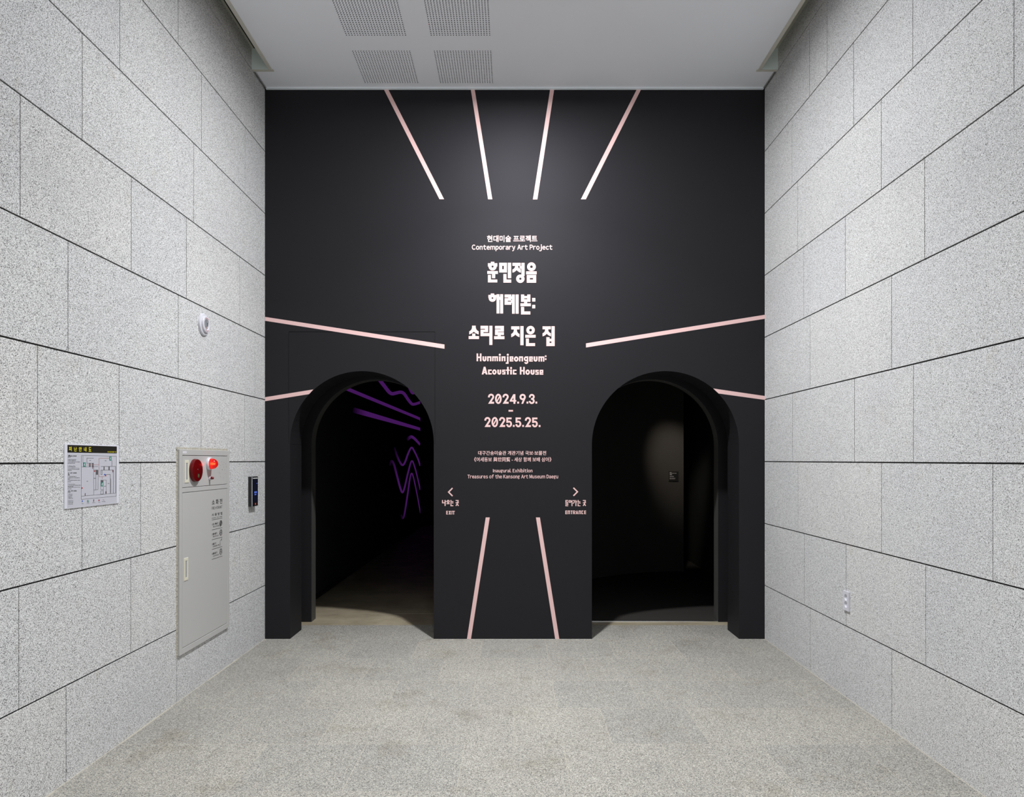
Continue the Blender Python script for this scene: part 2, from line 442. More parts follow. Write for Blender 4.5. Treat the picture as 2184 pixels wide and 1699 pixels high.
for p in me.polygons: p.use_smooth = True
me.set_sharp_from_angle(angle=math.radians(30))

# ------------------------------------------------------------------ ceiling, perforated fields, slots
CXL, CXR = -2.227, 2.249
PX = [(-1.424, -0.912), (-0.705, -0.199)]; PY = [(5.275, 5.789), (6.004, 6.518)]
pit = 0.0244; mrg = pit / 2
px_ = [(a - mrg + 0.006, c + mrg - 0.006) for a, c in PX]; py_ = [(a - mrg + 0.006, c + mrg - 0.006) for a, c in PY]
xs = [CXL, px_[0][0], px_[0][1], px_[1][0], px_[1][1], CXR]; ys = [-4.0, py_[0][0], py_[0][1], py_[1][0], py_[1][1], 6.612]
b = MB()
for i in range(5):
    for j in range(5):
        if i in (1, 3) and j in (1, 3): continue
        b.box(xs[i], xs[i + 1], ys[j], ys[j + 1], CZ, CZ + 0.012)
b.box(-2.398, CXL, 6.30, 6.612, CZ, CZ + 0.012); b.box(CXR, 2.416, 6.30, 6.612, CZ, CZ + 0.012)
b.box(CXL, CXR, -4.0, YB + 0.05, CZ + 0.03, CZ + 0.06, 1)
b.box(XL, CXL, 6.31, YB + 0.05, CZ + 0.03, CZ + 0.06, 1); b.box(CXR, XR, 6.31, YB + 0.05, CZ + 0.03, CZ + 0.06, 1)
ceil = struct(b.build('ceiling', [M_ceil, mat('plenum_grey', (0.06, 0.06, 0.065), 0.8)]))
for (x0, x1) in px_:
    for (y0, y1) in py_:
        b = MB(); n = 22; dx = (x1 - x0) / n; dy = (y1 - y0) / n; R = 0.0058
        for i in range(n):
            for j in range(n):
                cx, cy = x0 + (i + .5) * dx, y0 + (j + .5) * dy
                sq = [(1, 0), (1, 1), (0, 1), (-1, 1), (-1, 0), (-1, -1), (0, -1), (1, -1)]
                O = [(cx + u * dx / 2, cy + v * dy / 2) for u, v in sq]
                I = [(cx + R * math.cos(math.pi / 4 * k), cy + R * math.sin(math.pi / 4 * k)) for k in range(8)]
                for k in range(8):
                    k2 = (k + 1) % 8
                    b.face([(*O[k], CZ), (*O[k2], CZ), (*I[k2], CZ), (*I[k], CZ)])
                    b.face([(*I[k], CZ), (*I[k2], CZ), (*I[k2], CZ + 0.01), (*I[k], CZ + 0.01)], 1)
        struct(b.build('perforated_field', [M_ceil, M_ink], ceil))
# white edge along the title wall, shadow gaps along the stone
b = MB(); b.box(-2.398, 2.416, YB - 0.026, YB - 0.001, CZ - 0.012, CZ + 0.002)
struct(b.build('trim_3', M_trimw))
b = MB(); b.box(-2.398, -2.390, 6.31, YB - 0.026, CZ - 0.008, CZ + 0.01); b.box(2.408, 2.416, 6.31, YB - 0.026, CZ - 0.008, CZ + 0.01)
struct(b.build('trim_4', mat('grey_edge', (0.35, 0.35, 0.36), 0.5)))
def slot(sg, xe, xw, num):
    """recess between the ceiling edge xe and the stone wall xw"""
    b = MB(); lo = lambda a, c: (min(a, c), max(a, c))
    b.box(*lo(xe, xe + sg * 0.030), -4, 6.284, CZ - 0.008, CZ + 0.012, 0)      # flange
    b.box(*lo(xe, xe + sg * 0.012), -4, 6.284, CZ, CZ + 0.19, 1)                    # upstand
    b.box(*lo(xe, xw), -4, 6.284, CZ + 0.19, CZ + 0.25, 1)                          # top
    if sg < 0: b.box(*lo(xw + 0.022, xw + 0.046), -4, 6.284, CZ + 0.1885, CZ + 0.20, 2)
    b.box(*lo(xe - sg * 0.0, xw), 6.284, 6.300, CZ - 0.004, CZ + 0.2, 3)            # end plate
    b.box(*lo(xe - sg * 0.01, xw), 6.286, 6.312, CZ - 0.009, CZ + 0.004, 0)         # end flange
    return struct(b.build('trim_%d' % num, [M_beige, M_olive, M_blk, M_endcap]))
slot(-1, CXL, XL, 5); slot(1, CXR, XR, 6)
# the hall behind the viewer
b = MB(); b.box(XL - 0.2, XR + 0.2, -4.2, -4.0, -0.02, 5.75); struct(b.build('wall_rear', mat('rear_plaster', (0.72, 0.72, 0.72), 0.8)))

# ------------------------------------------------------------------ pink stripes on the title wall
GS = 'pink vinyl stripes on the black title wall'
def stripe(pts, label, sc=1, ox=0, oy=0):
    tag(Art().poly(pts).build('wall_stripe', back(ox, oy, sc), M_pink), label, 'stripe', GS)
stripe([(817.3, 188), (826.8, 188), (947.2, 424.8), (937.3, 424.8)], 'pink stripe slanting down right from ceiling, leftmost of the four at the top')
stripe([(1003.7, 188), (1012.0, 188), (1050, 425), (1041, 425)], 'steep pink stripe from ceiling, second from left of the four at the top')
stripe([(1173.7, 188), (1182.3, 188), (1146, 425.3), (1136.6, 425.3)], 'steep pink stripe from ceiling, third from left of the four at the top')
stripe([(1359.5, 188), (1368.6, 188), (1249.5, 425), (1238.8, 425)], 'pink stripe slanting down left from ceiling, rightmost of the four at the top')
stripe([(565.4, 675.6), (948, 734.4), (948, 743.5), (565.4, 683.9)], 'long pink stripe crossing the panel seam above the left arch')
stripe([(1249.8, 732.0), (1631.7, 671.0), (1631.7, 679.5), (1249.8, 740.8)], 'long pink stripe rising to the right stone wall above the right arch')
stripe([(565.4, 846.8), (668.5, 830.2), (659.3, 840.2), (565.4, 855.3)], 'short pink stripe from left stone wall to the left arch edge')
stripe([(1521, 828.2), (1631.7, 844.3), (1631.7, 852.6), (1532.6, 838.9)], 'short pink stripe from right arch edge to the right stone wall')
stripe([(1036, 1103), (1044.5, 1103), (1004.5, 1362), (996, 1362)], 'pink stripe running down to the floor left of centre, on the exit side')
stripe([(1143, 1103), (1151.5, 1103), (1192.8, 1362), (1184, 1362)], 'pink stripe running down to the floor right of centre, on the entrance side')

# ------------------------------------------------------------------ lettering on the title wall
GL = 'pink lettering on the black title wall'
def letters(a, fn, label, cat='lettering'):
    tag(a.build('wall_lettering', fn, M_pink), label, cat, GL)
B0 = back()
letters(text('현대미술 프로젝트', 1038.8, 501.8, 1146, 516.1, 0.022), B0, 'small pink Korean lettering 현대미술 프로젝트 topmost on the black wall')
letters(text('Contemporary Art Project', 1006.4, 521.0, 1178, 535.6, 0.028, sans=True), B0, 'pink lettering Contemporary Art Project under the topmost Korean line')
def legs(a, sl, sr, yt, xl, xr, st, sb, notch):
    xm = (xl + xr) / 2
    a.poly(qb((sl, yt), (sl, st - 18), (xl, st)) + qb((xl, sb), (xm - 26, sb - 14), (xm, notch), 5) + qb((xm, notch), (xm + 26, sb - 14), (xr, sb), 5)[1:] + qb((xr, st), (sr, st - 18), (sr, yt)))
Z1 = back(960, 480, 8.4); Z2 = back(960, 670, 8.4)
def hieut2(a, x0, x1, yb0, yb1, tx0, ty0, tx1, cx, cy, r, ri):
    a.rect(tx0, ty0, tx1, yb0)
    a.ring(cx, cy, r, ri)
    # shoulder: fill between bar top and ring
    n = 24
    up = [(cx + r * math.cos(math.radians(t)), cy + r * math.sin(math.radians(t))) for t in [180 + 180 * k / n for k in range(n + 1)]]
    for k in range(n): a.poly([(up[k][0], yb0), (up[k + 1][0], yb0), (up[k + 1][0], max(up[k + 1][1], yb0)), (up[k][0], max(up[k][1], yb0))])
    a.rects((x0, yb0, cx - r, yb1), (cx + r, yb0, x1, yb1))
a = Art()                                   # 훈민정음
hieut2(a, 678, 845, 682, 742, 730, 656, 792, 761, 742, 71, 19)
a.rects((666, 822, 856, 874), (752, 874, 808, 950), (678, 892, 732, 1026), (732, 974, 845, 1026))
a.holed(880, 674, 1018, 848, 933, 728, 963, 790)
a.rects((1034, 674, 1094, 950), (955, 876, 1010, 1030), (1010, 974, 1094, 1030))
a.rect(1117, 676, 1264, 730); legs(a, 1164, 1217, 730, 1117, 1267, 795, 852, 803)
a.rects((1244, 735, 1280, 782), (1278, 676, 1334, 912)); a.ring(1258, 960, 75, 21)
a.ring(1457, 745, 78, 24); a.rect(1362, 828, 1550, 882); a.holed(1374, 892, 1541, 1032, 1428, 946, 1486, 974)
letters(a, Z1, 'large bold pink Korean title word 훈민정음, first line of the title')
a = Art()                                   # 해례본:
hieut2(a, 686, 828, 1250, 1300, 728, 1224, 790, 758, 1306, 67, 16)
a.rects((832, 1238, 884, 1582), (897, 1238, 950, 1582), (884, 1282, 897, 1336))
a.rects((976, 1242, 1098, 1296), (1042, 1296, 1098, 1308), (976, 1308, 1098, 1354), (976, 1354, 1032, 1370), (1090, 1354, 1098, 1370), (976, 1370, 1098, 1426))
a.rects((1110, 1242, 1160, 1586), (1174, 1242, 1228, 1586), (1096, 1276, 1112, 1322), (1096, 1342, 1112, 1392))
a.rects((1270, 1242, 1328, 1374), (1382, 1242, 1438, 1374), (1328, 1268, 1382, 1310), (1328, 1326, 1382, 1374))
a.rects((1326, 1374, 1380, 1400), (1260, 1400, 1446, 1452), (1270, 1464, 1326, 1600), (1326, 1545, 1438, 1600), (1470, 1304, 1527, 1368), (1470, 1428, 1525, 1490))
letters(a, Z1, 'large bold pink Korean title word 해례본 with colon, second line of the title')
a = Art()                                   # 소리로 지은 집
a.poly([(393, 204), (458, 204), (458, 228)] + qb((458, 228), (464, 285), (512, 305))[1:] + [(512, 362)] + qb((512, 362), (460, 345), (425, 313), 6)[1:] + qb((425, 313), (390, 345), (343, 362), 6)[1:] + [(343, 305)] + qb((343, 305), (390, 285), (393, 228))[1:])
a.rects((395, 345, 452, 390), (332, 390, 518, 444))
a.rects((545, 206, 682, 262), (625, 262, 682, 276), (545, 276, 682, 320), (545, 320, 597, 336), (545, 336, 704, 392), (702, 206, 758, 550))
a.rects((804, 208, 964, 262), (905, 262, 964, 270), (804, 270, 964, 312), (804, 312, 858, 320), (804, 320, 964, 372), (852, 372, 908, 392), (788, 392, 974, 446))
a.rect(1095, 216, 1242, 272); legs(a, 1142, 1196, 272, 1095, 1243, 352, 410, 362); a.rect(1258, 212, 1316, 554)
a.ring(1441, 284, 76, 24); a.rects((1346, 368, 1533, 420), (1358, 434, 1412, 570), (1412, 516, 1522, 570))
a.rect(1656, 216, 1805, 270); legs(a, 1702, 1757, 270, 1656, 1807, 340, 396, 348); a.rect(1816, 214, 1874, 440)
a.rects((1724, 410, 1782, 570), (1782, 438, 1874, 486), (1814, 486, 1874, 514), (1782, 514, 1874, 570))
letters(a, Z2, 'large bold pink Korean title line 소리로 지은 집, third line of the title')

ZE = back(1000, 740, 12.133)
def n_(a, x0, x1, y0, y1, s=38, t=36): a.rects((x0, y0, x0 + s, y1), (x1 - s, y0, x1, y1), (x0 + s, y0, x1 - s, y0 + t))
def m_(a, x0, x1, y0, y1):
    c = (x0 + x1) / 2; a.rects((x0, y0, x0 + 36, y1), (c - 17, y0, c + 17, y1), (x1 - 36, y0, x1, y1), (x0, y0, x1, y0 + 34))
def u_(a, x0, x1, y0, y1):
    r = (x1 - x0) / 2 - 20; cy = y1 - r - 20; a.rects((x0, y0, x0 + 40, cy), (x1 - 40, y0, x1, cy)); a.stroke(arc((x0 + x1) / 2, cy, r, r, 0, 180), 40)
def e_(a, x0, x1, y0, y1):
    h = y1 - y0; a.rects((x0, y0, x0 + 38, y1), (x0 + 38, y0, x1, y0 + 32), (x1 - 33, y0 + 32, x1, y0 + 84), (x0 + 38, y0 + 54, x1 - 33, y0 + 84), (x0 + 38, y1 - 34, x1, y1))
def c_(a, x0, x1, y0, y1): a.rects((x0, y0, x0 + 38, y1), (x0 + 38, y0, x1, y0 + 33), (x0 + 38, y1 - 36, x1, y1))
def s_(a, x0, x1, y0, y1): a.rects((x0, y0, x1, y0 + 31), (x0, y0 + 31, x0 + 37, y0 + 74), (x0 + 37, y0 + 46, x1, y0 + 74), (x1 - 37, y0 + 74, x1, y1), (x0, y1 - 33, x1 - 37, y1))
def h_(a, x0, y0, y1): a.rects((x0, y0, x0 + 40, y1), (x0 + 86, y0, x0 + 126, y1), (x0 + 40, y0 + 80, x0 + 86, y0 + 118))
a = Art(); h_(a, 200, 165, 365); u_(a, 352, 455, 240, 369); n_(a, 473, 583, 240, 365); m_(a, 603, 755, 240, 365)
a.rect(780, 240, 822, 365); a.disc(801, 197, 27); n_(a, 845, 948, 240, 365)
a.rects((985, 240, 1027, 432), (955, 395, 985, 432)); a.disc(1007, 197, 27); e_(a, 1055, 1150, 240, 372)
a.ell(1225, 308, 58, 67, 18, 28); n_(a, 1298, 1402, 240, 370); a.ell(1480, 303, 57, 63, 20, 25); a.rect(1500, 240, 1537, 388)
a.stroke(arc(1485, 385, 33, 33, 0, 175), 38); e_(a, 1560, 1655, 242, 374); u_(a, 1675, 1778, 242, 374); m_(a, 1800, 1953, 242, 374)
a.rects((1968, 215, 2008, 255), (1968, 290, 2008, 332))
letters(a, ZE, 'pink lettering Hunminjeongeum with colon under the Korean title')
a = Art(); a.poly([(385, 508), (430, 508), (420, 555), (376, 708), (333, 708)]); a.poly([(385, 508), (430, 508), (482, 708), (439, 708), (395, 555)]); a.rect(372, 642, 444, 674)
c_(a, 497, 592, 580, 708); a.ell(660, 644, 57, 67, 18, 28); u_(a, 737, 838, 583, 712); s_(a, 862, 948, 582, 708)
a.rects((988, 512, 1030, 708), (962, 580, 988, 614), (1030, 580, 1055, 614), (1070, 580, 1112, 708)); a.disc(1092, 540, 27); c_(a, 1137, 1232, 582, 708)
h_(a, 1320, 512, 710); a.ell(1522, 648, 58, 68, 18, 28); u_(a, 1598, 1700, 585, 715); s_(a, 1720, 1808, 586, 714); e_(a, 1830, 1926, 586, 714)
letters(a, ZE, 'pink lettering Acoustic House, second line of the English title')

ZD = back(1030, 830, 16.8)
def two(a, dx, dy):
    t = Art(); t.stroke([(31, 128)] + arc(108, 108, 77, 77, 180, 388, 24) + [(52, 335)], 64); t.poly([(0, 355), (62, 280), (215, 287), (215, 355)]); a.move(t, dx, dy)
def zero(a, cx, cy): a.ell(cx, cy, 118, 181, 56, 117); a.stroke([(cx - 52, cy + 95), (cx + 52, cy - 95)], 42)
def five(a, dx, dy):
    t = Art(); t.rects((0, 0, 188, 64), (0, 64, 64, 190)); t.rect(64, 150, 80, 190); t.stroke(arc(98, 232, 73, 87, 236, 535, 30), 64); t.poly([(60, 135), (75, 128), (95, 178), (60, 190)]); a.move(t, dx, dy)
def dot(a, x, y): a.rect(x, y, x + 65, y + 70)
a = Art(); two(a, 185, 160); zero(a, 552, 341); two(a, 705, 160)
a.rects((1095, 175, 1162, 518), (960, 385, 1095, 440), (1162, 385, 1195, 440)); a.poly([(1090, 175), (1140, 175), (1140, 220), (1030, 400), (960, 400)])
dot(a, 1228, 440); a.ring(1424, 275, 112, 47); a.poly([(1375, 518), (1440, 518), (1534, 300), (1470, 285)]); dot(a, 1562, 440)
a.stroke([(1681, 292)] + arc(1752, 268, 71, 71, 180, 440, 26), 62); a.stroke(arc(1750, 420, 73, 73, -85, 183, 26), 62); a.rect(1725, 312, 1775, 374); dot(a, 1880, 440)
letters(a, ZD, 'pink date 2024.9.3. in the middle of the black wall, opening date')
letters(Art().rect(918, 738, 1078, 796), ZD, 'tiny pink dash between the two dates')
a = Art(); two(a, 55, 993); zero(a, 425, 1173); two(a, 580, 993); five(a, 838, 1008); dot(a, 1072, 1275); five(a, 1170, 1008); dot(a, 1407, 1275); two(a, 1505, 996); five(a, 1762, 1010); dot(a, 1998, 1279)
letters(a, ZD, 'pink date 2025.5.25. in the middle of the black wall, closing date')
Z3 = back(960, 820, 8.4)
letters(text('대구간송미술관 개관기념 국보·보물전', 503, 1186, 1720, 1262, 0.012), Z3, 'small pink Korean line 대구간송미술관 개관기념 국보·보물전 below the dates')
letters(text('《여세동보 與世同寶 - 세상 함께 보배 삼아》', 430, 1298, 1815, 1380, 0.012), Z3, 'small pink Korean line in double angle brackets with four Chinese characters')
letters(text('Inaugural Exhibition', 768, 1505, 1475, 1582, 0.022, sans=True), Z3, 'small pink lettering Inaugural Exhibition')
letters(text('Treasures of the Kansong Art Museum Daegu', 312, 1606, 1935, 1690, 0.022, sans=True), Z3, 'small pink lettering Treasures of the Kansong Art Museum Daegu')

ZL = back(930, 1030, 22.657); ZR = back(1190, 1030, 22.657)
letters(Art().stroke([(797, 236), (606, 430), (797, 622)], 62), ZL, 'pink arrow pointing left beside the left arch', 'arrow')
a = Art(); a.rects((288, 815, 338, 970), (338, 925, 425, 970), (412, 815, 465, 1098), (465, 865, 495, 908)); a.ring(587, 882, 73, 22)
a.rects((565, 945, 610, 975), (508, 970, 660, 1012), (697, 815, 745, 908), (745, 868, 838, 908), (685, 936, 840, 975), (697, 995, 745, 1110), (745, 1066, 835, 1110))
def got(a, x0, y0):
    a.rects((x0, y0, x0 + 142, y0 + 42), (x0 + 98, y0 + 42, x0 + 142, y0 + 108), (x0 + 56, y0 + 76, x0 + 92, y0 + 115), (x0 - 4, y0 + 115, x0 + 152, y0 + 152))
    a.rect(x0 + 54, y0 + 150, x0 + 94, y0 + 190); a.stroke([(x0 + 76, y0 + 175), (x0 + 12, y0 + 282)], 46); a.stroke([(x0 + 72, y0 + 175), (x0 + 136, y0 + 282)], 46)
got(a, 948, 815)
letters(a, ZL, 'small pink Korean words 나오는 곳 under the left arrow')
def E_(a, x0, x1, y0, y1): a.rects((x0, y0, x0 + 40, y1), (x0, y0, x1, y0 + 34), (x0, (y0 + y1) / 2 - 17, x1, (y0 + y1) / 2 + 17), (x0, y1 - 34, x1, y1))
a = Art(); E_(a, 492, 578, 1335, 1512); a.stroke([(628, 1335), (704, 1512)], 40); a.stroke([(704, 1335), (628, 1512)], 40); a.rects((748, 1335, 786, 1512), (795, 1335, 908, 1370), (833, 1370, 872, 1512))
letters(a, ZL, 'pink word EXIT beside the left arch')
letters(Art().stroke([(747, 222), (942, 415), (747, 612)], 62), ZR, 'pink arrow pointing right beside the right arch', 'arrow')
a = Art(); a.rects((360, 815, 498, 853), (360, 853, 405, 930), (405, 895, 498, 930), (348, 945, 500, 968), (360, 985, 498, 1012), (462, 1012, 498, 1030), (360, 1030, 498, 1054), (360, 1054, 400, 1080), (360, 1080, 495, 1112))
a.ring(580, 882, 68, 24); a.rects((640, 870, 662, 910), (655, 820, 700, 1108), (728, 820, 818, 860)); a.stroke([(797, 858), (795, 905), (768, 950), (725, 980)], 42)
a.rects((845, 820, 890, 1108), (890, 880, 925, 918), (950, 815, 998, 915), (998, 880, 1085, 915), (938, 945, 1095, 980), (950, 1005, 998, 1112), (998, 1075, 1085, 1112)); got(a, 1203, 815)
letters(a, ZR, 'small pink Korean words 들어가는 곳 under the right arrow')
a = Art(); y0, y1 = 1320, 1496; E_(a, 355, 448, y0, y1)
for x in (472, 998): a.rects((x, y0, x + 38, y1), (x + 72, y0, x + 110, y1), (x + 38, y0, x + 72, y0 + 34))
a.rects((610, y0, 705, y0 + 34), (638, y0, 676, y1), (725, y0, 763, y1), (725, y0, 800, y0 + 32), (763, 1396, 800, 1426)); a.stroke(arc(796, 1373, 37, 37, -90, 90, 12), 32); a.stroke([(782, 1410), (822, y1)], 40)
a.poly([(902, y0), (934, y0), (925, 1370), (900, y1), (860, y1)]); a.poly([(902, y0), (934, y0), (976, y1), (937, y1), (912, 1370)]); a.rect(892, 1432, 945, 1462)
a.rects((1138, y0, 1176, y1), (1176, y0, 1225, y0 + 34), (1176, y1 - 34, 1225, y1)); E_(a, 1265, 1358, y0, y1)
letters(a, ZR, 'pink word ENTRANCE beside the right arch')

# ------------------------------------------------------------------ evacuation plan on the left wall
XS = XL + 0.006
def P(x, y, lift=0.0):
    f = onleft(120, 930, 9.993, XS); q = f(x, y); return (XS + lift, q[1], q[2])
def Lf(k): return lambda x, y: P(x, y, k * 0.45)
y0, y1 = P(182, 0)[1], P(1339, 0)[1]; zt, zb = P(190, 158)[2], P(172, 1553)[2]
root = thing('evacuation_plan', (XL, (y0 + y1) / 2, zb), 'white printed evacuation floor plan with black header on the left stone wall', 'sign')
b = MB(); b.bbox(XL - 0.001, XS, y0, y1, zb, zt, 0.0015); b.build('board', M_sign, root)
def R(x0, yt, x1, yb, lift):
    q0, q1 = P(x0, yt), P(x0, yb); Y1 = P(x1, 0)[1]; X = XS + lift
    return [(X, q0[1], q0[2]), (X, Y1, q0[2]), (X, Y1, q1[2]), (X, q0[1], q1[2])]
b = MB(); b.face(R(232, 350, 1290, 1530, 0.0002)); b.build('printed_sheet', M_paper, root)
b = MB(); b.face(R(238, 183, 1290, 347, 0.0004)); b.build('header_band', M_hdr, root)
a = Art()
for ch, x0, t0, x1, t1 in (('피', 268, 220, 325, 315), ('난', 378, 228, 435, 322), ('안', 480, 228, 540, 322), ('내', 588, 232, 640, 325), ('도', 688, 232, 745, 325)):
    for q in text(ch, x0, t0, x1, t1, 0.02).p: a.poly(q, False)
for q in text('대구간송미술관 1층', 1090, 320, 1278, 346, 0.01).p: a.poly(q, False)
a.build('header_title', Lf(0.0018), M_yellow, root)
a = Art()
for ln in ([(533, 410), (1280, 425), (1276, 1276), (533, 1345), (533, 410)], [(567, 415), (567, 570)], [(537, 655), (890, 645)], [(537, 1275), (1262, 1212)], [(797, 645), (797, 1250)],
           [(797, 718), (890, 718), (887, 1137), (797, 1145)], [(843, 718), (843, 1140)], [(797, 467), (650, 465), (650, 573), (797, 575)], [(948, 643), (1262, 640), (1262, 1212)],
           [(948, 720), (1214, 718), (1213, 1212)], [(950, 720), (950, 815), (975, 815), (975, 725)], [(1030, 815), (1148, 812), (1148, 1215)], [(1161, 900), (1161, 1213)], [(1185, 515), (1185, 635)],
           [(948, 935), (1065, 935), (1065, 1225)], [(1000, 935), (1000, 1230)], [(948, 935), (948, 1135), (998, 1135)], [(948, 1160), (998, 1158), (998, 1230), (948, 1235), (948, 1160)]):
    a.stroke(ln, 5)
a.build('floor_plan_drawing', Lf(0.0012), M_ink, root)
for q in ((698, 577, 730, 645), (760, 577, 795, 645), (843, 718, 887, 818), (1007, 648, 1028, 716), (1112, 648, 1137, 716), (948, 940, 998, 978)): Art().rect(*q).build('stair_symbol', Lf(0.0014), M_sgrey, root)
a = Art(); a.stroke([(650, 612), (910, 605)], 7); a.stroke([(1128, 468), (910, 468), (912, 862), (1030, 855)], 7); a.stroke([(978, 860), (978, 915)], 7); a.build('escape_route_line', Lf(0.0016), M_route, root)
Art().stroke([(990, 1345), (1020, 1365)], 6).build('route_key', Lf(0.0016), M_route, root)
for (x0, t0, x1, t1) in ((570, 558, 627, 645), (1130, 432, 1177, 515), (950, 980, 1000, 1065), (660, 1360, 691, 1405)):
    o = Art().rect(x0, t0, x1, t1).build('exit_symbol', Lf(0.0018), M_green, root)
    cx, cy, k = (x0 + x1) / 2, (t0 + t1) / 2, (t1 - t0) / 85
    f_ = Art(); f_.disc(cx + 6 * k, cy - 25 * k, 7 * k, 10); f_.stroke([(cx + 4 * k, cy - 16 * k), (cx, cy + 5 * k), (cx + 12 * k, cy + 28 * k)], 8 * k); f_.stroke([(cx, cy + 5 * k), (cx - 12 * k, cy + 25 * k)], 7 * k); f_.stroke([(cx - 14 * k, cy - 5 * k), (cx + 15 * k, cy - 8 * k)], 6 * k)
    f_.build('running_figure', Lf(0.0024), M_stick, o)
Art().disc(1030, 815, 14).build('location_mark', Lf(0.002), M_blue, root)
Art().poly([(553, 1360), (566, 1382), (553, 1404), (540, 1382)]).build('location_mark', Lf(0.002), M_blue, root)
for q in ((817, 742), (1050, 838), (547, 1102), (910, 1364)): Art().disc(*q, 14).build('hydrant_mark', Lf(0.002), M_signred, root)
for (x, y) in ((775, 670), (1205, 745), (613, 1242), (1055, 1200), (795, 1372)):
    Art().rects((x - 6, y - 22, x + 6, y + 22), (x - 6, y - 28, x + 11, y - 18)).build('extinguisher_mark', Lf(0.002), mat('dark_red_print', (0.09, 0.01, 0.01), 0.5), root)
a = Art()
def line(s_, x0, y, x1, h=17, bold=0.0):
    for q in text(s_, x0, y - h / 2, x1, y + h / 2, bold).p: a.poly(q, False)
line('화재시 대피요령', 296, 421, 430, 28, 0.03); line('소화기 사용방법', 290, 782, 430, 26, 0.03); line('소화전 사용방법', 302, 1164, 430, 26, 0.03)
for s_, y, x1 in (('1. 불이야 하고 큰소리로 외친다', 495, 425), ('2. 화재경보 비상벨을 누른다', 520, 415), ('3. 낮은 자세로 비상구로 대피한다', 548, 505), ('엘리베이터를 이용하지 않는다', 575, 400),
                ('1. Shout fire', 632, 400), ('2. Press the emergency bell', 655, 405), ('3. Lower the posture and move', 680, 485), ('to the exit. Do not use the lift', 702, 490), ('when fire', 728, 325),
                ('1. 안전핀을 뽑는다', 857, 430), ('2. 바람을 등지고 호스를 불쪽으로', 885, 500), ('향한다', 912, 290), ('3. 손잡이를 힘껏 움켜쥐고 뿌린다', 937, 510), ('빗자루로 쓸듯이', 970, 310),
                ('1. Remove the safety pin', 1020, 400), ('2. Aim the nozzle at the base of fire', 1042, 515), ('from the wind', 1070, 360), ('3. Squeeze the handle and sweep', 1087, 505), ('side to side', 1118, 320),
                ('1. 문을 연다', 1240, 345), ('2. 호스를 뺀다', 1267, 345), ('3. 밸브 열기', 1295, 330), ('4. 불을 끈다', 1320, 355), ('1. Open the door', 1370, 365), ('2. Pull the hose', 1394, 362), ('3. Open the valve', 1418, 358), ('4. Aim at fire', 1443, 350)):
    line(s_, 246, y, x1, 18, 0.012)
for s_, x0, y, x1 in (('현위치', 540, 1437, 580), ('비상구', 650, 1425, 705), ('소화기', 765, 1415, 830), ('소화전', 890, 1405, 930), ('대피경로', 970, 1390, 1045)): line(s_, x0, y, x1, 13, 0.01)
for (x, y) in ((720, 517), (1050, 522), (660, 958), (818, 895), (1112, 1008), (1035, 1062)): a.rect(x - 18, y - 4, x + 18, y + 4)
a.stroke([(252, 455), (262, 420), (285, 405), (288, 455)], 12); a.disc(262, 410, 9); a.stroke([(262, 770), (258, 828), (285, 822)], 12); a.stroke([(255, 1205), (256, 1170), (270, 1158), (286, 1170), (286, 1212)], 9)
a.build('printed_instructions', Lf(0.0012), M_ink, root)

# ------------------------------------------------------------------ fire hydrant cabinet
XF = -2.396
Yc0, Yc1, Zc0, Zc1 = 4.894, 5.752, 0.328, 1.811
root = thing('fire_hydrant_cabinet', (XL, (Yc0 + Yc1) / 2, Zc0), 'tall grey fire hydrant cabinet with red bell and lit red beacon in left wall', 'fire cabinet')
b = MB()
def frame(b, x0, x1, y0, y1, z0, z1, wl, wt, bev=0.003):
    b.bbox(x0, x1, y0, y0 + wl, z0, z1, bev); b.bbox(x0, x1, y1 - wl, y1, z0, z1, bev); b.bbox(x0, x1, y0 + wl - .004, y1 - wl + .004, z1 - wt, z1, bev); b.bbox(x0, x1, y0 + wl - .004, y1 - wl + .004, z0, z0 + wt, bev)
frame(b, XL - 0.01, XF, Yc0, Yc1, Zc0, Zc1, 0.040, 0.043)
b.bbox(XL - 0.01, XF, Yc0 + .036, Yc1 - .036, 1.498, 1.531, 0.002)
b.build('frame', M_cab, root)
b = MB(); b.box(XL - 0.01, XF - 0.012, Yc0 + 0.03, Yc1 - 0.03, Zc0 + 0.03, Zc1 - 0.03); b.build('inner_case', M_ink, root)
up = MB(); up.bbox(XL, XF - 0.001, 4.9375, 5.7085, 1.5345, 1.7645, 0.002); up = up.build('upper_panel', M_cab, root)
dr = MB(); dr.bbox(XL, XF - 0.001, 4.9375, 5.7085, 0.3745, 1.4945, 0.002); dr = dr.build('door', M_cab, root)
XP = XF - 0.001
def pull(parent, yc, zc):
    b = MB(); frame(b, XP - 0.002, XP + 0.004, yc - 0.031, yc + 0.031, zc - 0.083, zc + 0.083, 0.019, 0.022, 0.0025)
    b.build('recessed_handle', M_cream, parent)
    b = MB(); b.box(XP - 0.002, XP + 0.0006, yc - 0.014, yc + 0.014, zc - 0.064, zc + 0.064); b.build('handle_pocket', mat('handle_pocket_grey', (0.30, 0.31, 0.34), 0.5), parent)
pull(up, 5.000, 1.650); pull(dr, 4.989, 0.937)
